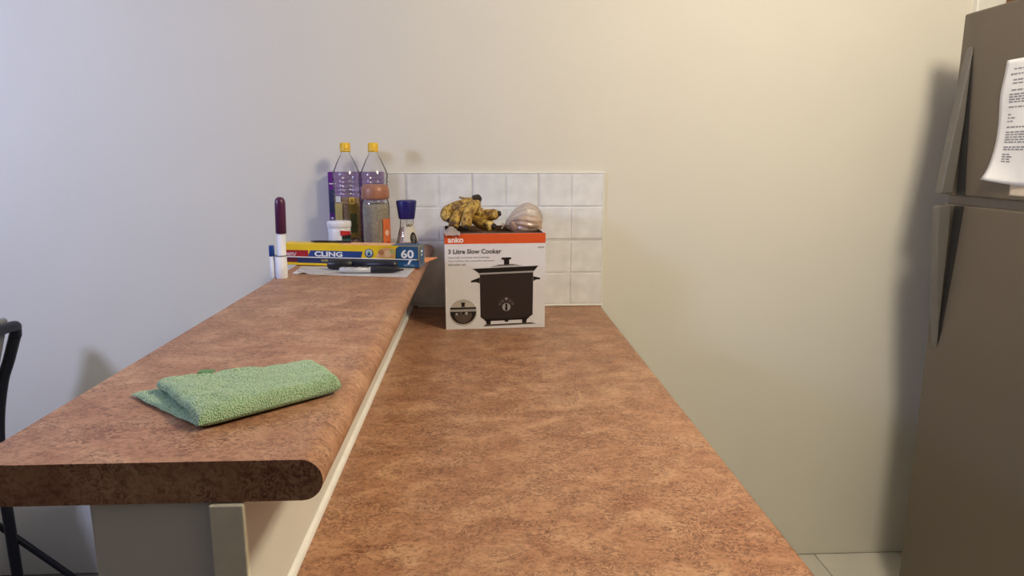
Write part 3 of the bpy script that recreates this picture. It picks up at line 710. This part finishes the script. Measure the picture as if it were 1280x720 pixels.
# clear plastic sheet under the pens
fs = clear_mat('sheet_film', (.96, .96, .97, 1), .62, .12, (.86, .86, .88, 1))
bm = bmesh.new(); G = []
crn = [at(366, 343, 2, ZB), at(508, 347, 2, ZB), Vector((-.160, -.470, ZB)), Vector((-.445, -.430, ZB))]
for j in range(17):
    G.append([])
    for i in range(29):
        u, v = i/28, j/16
        p = crn[0].lerp(crn[1], u).lerp(crn[3].lerp(crn[2], u), v)
        k = max(0, 1-u*3.2)*(1-v)
        zz = .0004+.0100*k*max(0, noise.noise(Vector((u*16, v*9, 4)))+.18)
        p = Vector((p.x, p.y, ZB+zz)); G[-1].append(bm.verts.new(p))
for A, B in zip(G, G[1:]):
    for i in range(28): bm.faces.new((A[i], A[i+1], B[i+1], B[i]))
tag(frombm('plastic_sheet', bm, fs, None, True), 'wrinkled clear plastic sheet lying under the pens', 'plastic sheet')
# orange card whose pointed corner sticks out beyond the bar edge
bm = bmesh.new()
tp = [at(547, 322.5, 2, ZB+.003), Vector((-.150, -.418, ZB+.001)), Vector((-.235, -.385, ZB+.001)), Vector((-.215, -.330, ZB+.002))]
A = [bm.verts.new(p) for p in tp]; B = [bm.verts.new(p+Vector((0, 0, .0022))) for p in tp]
bm.faces.new(A); bm.faces.new(B)
for i in range(4): bm.faces.new((A[i], A[(i+1) % 4], B[(i+1) % 4], B[i]))
tag(frombm('orange_card', bm, mat('orange_card', srgb(232, 150, 96), .6, var=.1, scale=60)), 'orange card with a pointed corner sticking out past the bar edge', 'card')

# ================================================================== GREEN CLOTH
def cloth_mat():
    m = bpy.data.materials.new('green_microfibre'); m.use_nodes = True; nt = m.node_tree; p = nt.nodes['Principled BSDF']
    N = nt.nodes.new; L = nt.links.new; tc = N('ShaderNodeTexCoord')
    v = N('ShaderNodeTexVoronoi'); v.inputs['Scale'].default_value = 640; L(tc.outputs['Object'], v.inputs['Vector'])
    r = N('ShaderNodeValToRGB'); r.color_ramp.elements[0].color = srgb(206, 228, 192); r.color_ramp.elements[1].color = srgb(134, 172, 124); r.color_ramp.elements[1].position = .75
    L(v.outputs['Distance'], r.inputs[0]); L(r.outputs[0], p.inputs['Base Color'])
    b = N('ShaderNodeBump'); b.invert = True; b.inputs['Strength'].default_value = .9; b.inputs['Distance'].default_value = .002
    L(v.outputs['Distance'], b.inputs['Height']); L(b.outputs[0], p.inputs['Normal'])
    p.inputs['Roughness'].default_value = .95; p.inputs['Specular IOR Level'].default_value = .1
    p.inputs['Sheen Weight'].default_value = .35; return m
GC = cloth_mat()
cl = empty('folded_cloth', (-.29, -1.36, ZB)); tag(cl, 'folded green microfibre cleaning cloth on the bar top', 'cloth')
def layer(name, quad, zb, thick, ex=8, wr=.0022, nu=130, nv=100, fold=0, seed=0):
    """quad: front-left, front-right, back-right, back-left (x, y); a soft slab with rolled rims"""
    q = [Vector((x, y, 0)) for x, y in quad]; bm = bmesh.new(); T = []; Bt = []
    for j in range(nv+1):
        T.append([]); Bt.append([])
        for i in range(nu+1):
            u, v = i/nu, j/nv
            p = q[0].lerp(q[1], u).lerp(q[3].lerp(q[2], u), v)
            a1 = abs(2*u-1); b1 = abs(2*v-1)
            e = math.sqrt(max(0, 1-a1**ex))*math.sqrt(max(0, 1-b1**ex))
            # edge waviness
            wv = .003*noise.noise(Vector((u*5+seed, v*5, 3))); p += Vector((wv, wv*.7, 0))
            h = thick(u, v); z0 = zb(u, v)
            wz = wr*noise.noise(Vector((p.x*30+seed, p.y*60, 0)))+.0016*noise.noise(Vector((p.x*90, p.y*140, seed)))
            nb = .0009*random.uniform(-1, 1)
            T[-1].append(bm.verts.new(p+Vector((nb*.4, nb*.4, z0+h*.35*(1-e)+max(0, h+wz+nb)*e))))
            Bt[-1].append(bm.verts.new(p+Vector((0, 0, z0+h*.35*(1-e)*.98))))
    for G, fl in ((T, False), (Bt, True)):
        for A, B in zip(G, G[1:]):
            for i in range(nu):
                f = (A[i], A[i+1], B[i+1], B[i]); bm.faces.new(f[::-1] if fl else f)
    bmesh.ops.remove_doubles(bm, verts=bm.verts[:], dist=1e-5)
    o = frombm(name, bm, GC, None, True); o.parent = cl; o.matrix_parent_inverse = Matrix.Translation(cl.location).inverted(); return o
Aq = at(246, 541, 2, ZB); Bq = at(427, 488, 2, ZB+.004); Dq = at(392, 452, 2, ZB+.014); Eq = at(194, 473, 2, ZB+.022); Tq = at(163, 496, 2, ZB)
layer('lower_fold', [(Aq.x-.004, Aq.y+.010), (Bq.x-.035, Bq.y+.012), (Dq.x-.01, Dq.y-.02), (Tq.x, Tq.y)], lambda u, v: ZB, lambda u, v: .0085, 12, .001, 100, 70, seed=2)
layer('upper_fold', [(Aq.x+.002, Aq.y), (Bq.x, Bq.y), (Dq.x, Dq.y), (Eq.x, Eq.y)], lambda u, v: ZB+.0098*min(1, v/.22)*(1-.4*u),
      lambda u, v: .0145+.0065*math.exp(-(v/.16)**2)+.004*math.exp(-((u-1)/.12)**2)-.003*v*u, 14, .0035, seed=5)
tg = at(262, 460.5, 2, ZB+.012)
bm = bmesh.new(); bbox(bm, (tg.x-.010, tg.y-.014, ZB+.0100), (tg.x+.008, tg.y-.002, ZB+.0112))
o = frombm('care_tag', bm, mat('green_tag', srgb(92, 140, 84), .7)); o.parent = cl; o.matrix_parent_inverse = Matrix.Translation(cl.location).inverted()

# ================================================================== CHAIR BESIDE THE BAR
ch = empty('metal_chair', (-1.55, -.40, 0)); tag(ch, 'dark metal framed chair with a grey back pad beside the bar', 'chair')
def cp(o): o.parent = ch; o.matrix_parent_inverse = Matrix.Translation(ch.location).inverted(); return o
CM = mat('dark_metal_tube', srgb(44, 44, 50), .4, .5); PAD = mat('grey_pad', srgb(150, 148, 146), .8, var=.06, bump=.3)
yf, yn = -.20, -.60
path = [(-1.312, .875), (-1.340, .80), (-1.366, .735), (-1.392, .62), (-1.405, .48)]
for yy in (yf, yn):
    cp(tube_obj('leg', spline([(x, yy, z) for x, z in path]+[(-1.406, yy, .30), (-1.404, yy, .001)], 6), 0.015, CM))
    cp(tube_obj('leg', spline([(-1.80, yy, .455), (-1.815, yy, .25), (-1.825, yy, .001)], 5), 0.015, CM))
    cp(tube_obj('brace', [(-1.63, yy+.016, .445), (-1.436, yy+.016, .27), (-1.150, yy+.016, .012)], .0095, CM))
cp(tube_obj('top_rail', spline([(-1.312, yf, .870), (-1.306, yf-.006, .893), (-1.300, yf-.03, .905), (-1.296, (yf+yn)/2, .910), (-1.300, yn+.03, .905), (-1.306, yn+.006, .893), (-1.312, yn, .870)], 6), 0.015, CM))
bm = bmesh.new()
prism(bm, [(-1.330, .926), (-1.316, .930), (-1.308, .922), (-1.345, .80), (-1.382, .66), (-1.396, .655), (-1.398, .67), (-1.362, .80)],
      lambda p: Vector((p[0]-.004, yf-.018, p[1])), lambda p: Vector((p[0]-.004, yn+.018, p[1])))
o = cp(frombm('back_pad', bm, PAD)); md = o.modifiers.new('b', 'BEVEL'); md.width = .005; md.segments = 2
cp(box('seat', (-1.82, yn+.014, .457), (-1.408, yf-.014, .50), PAD, None, .012, 3))
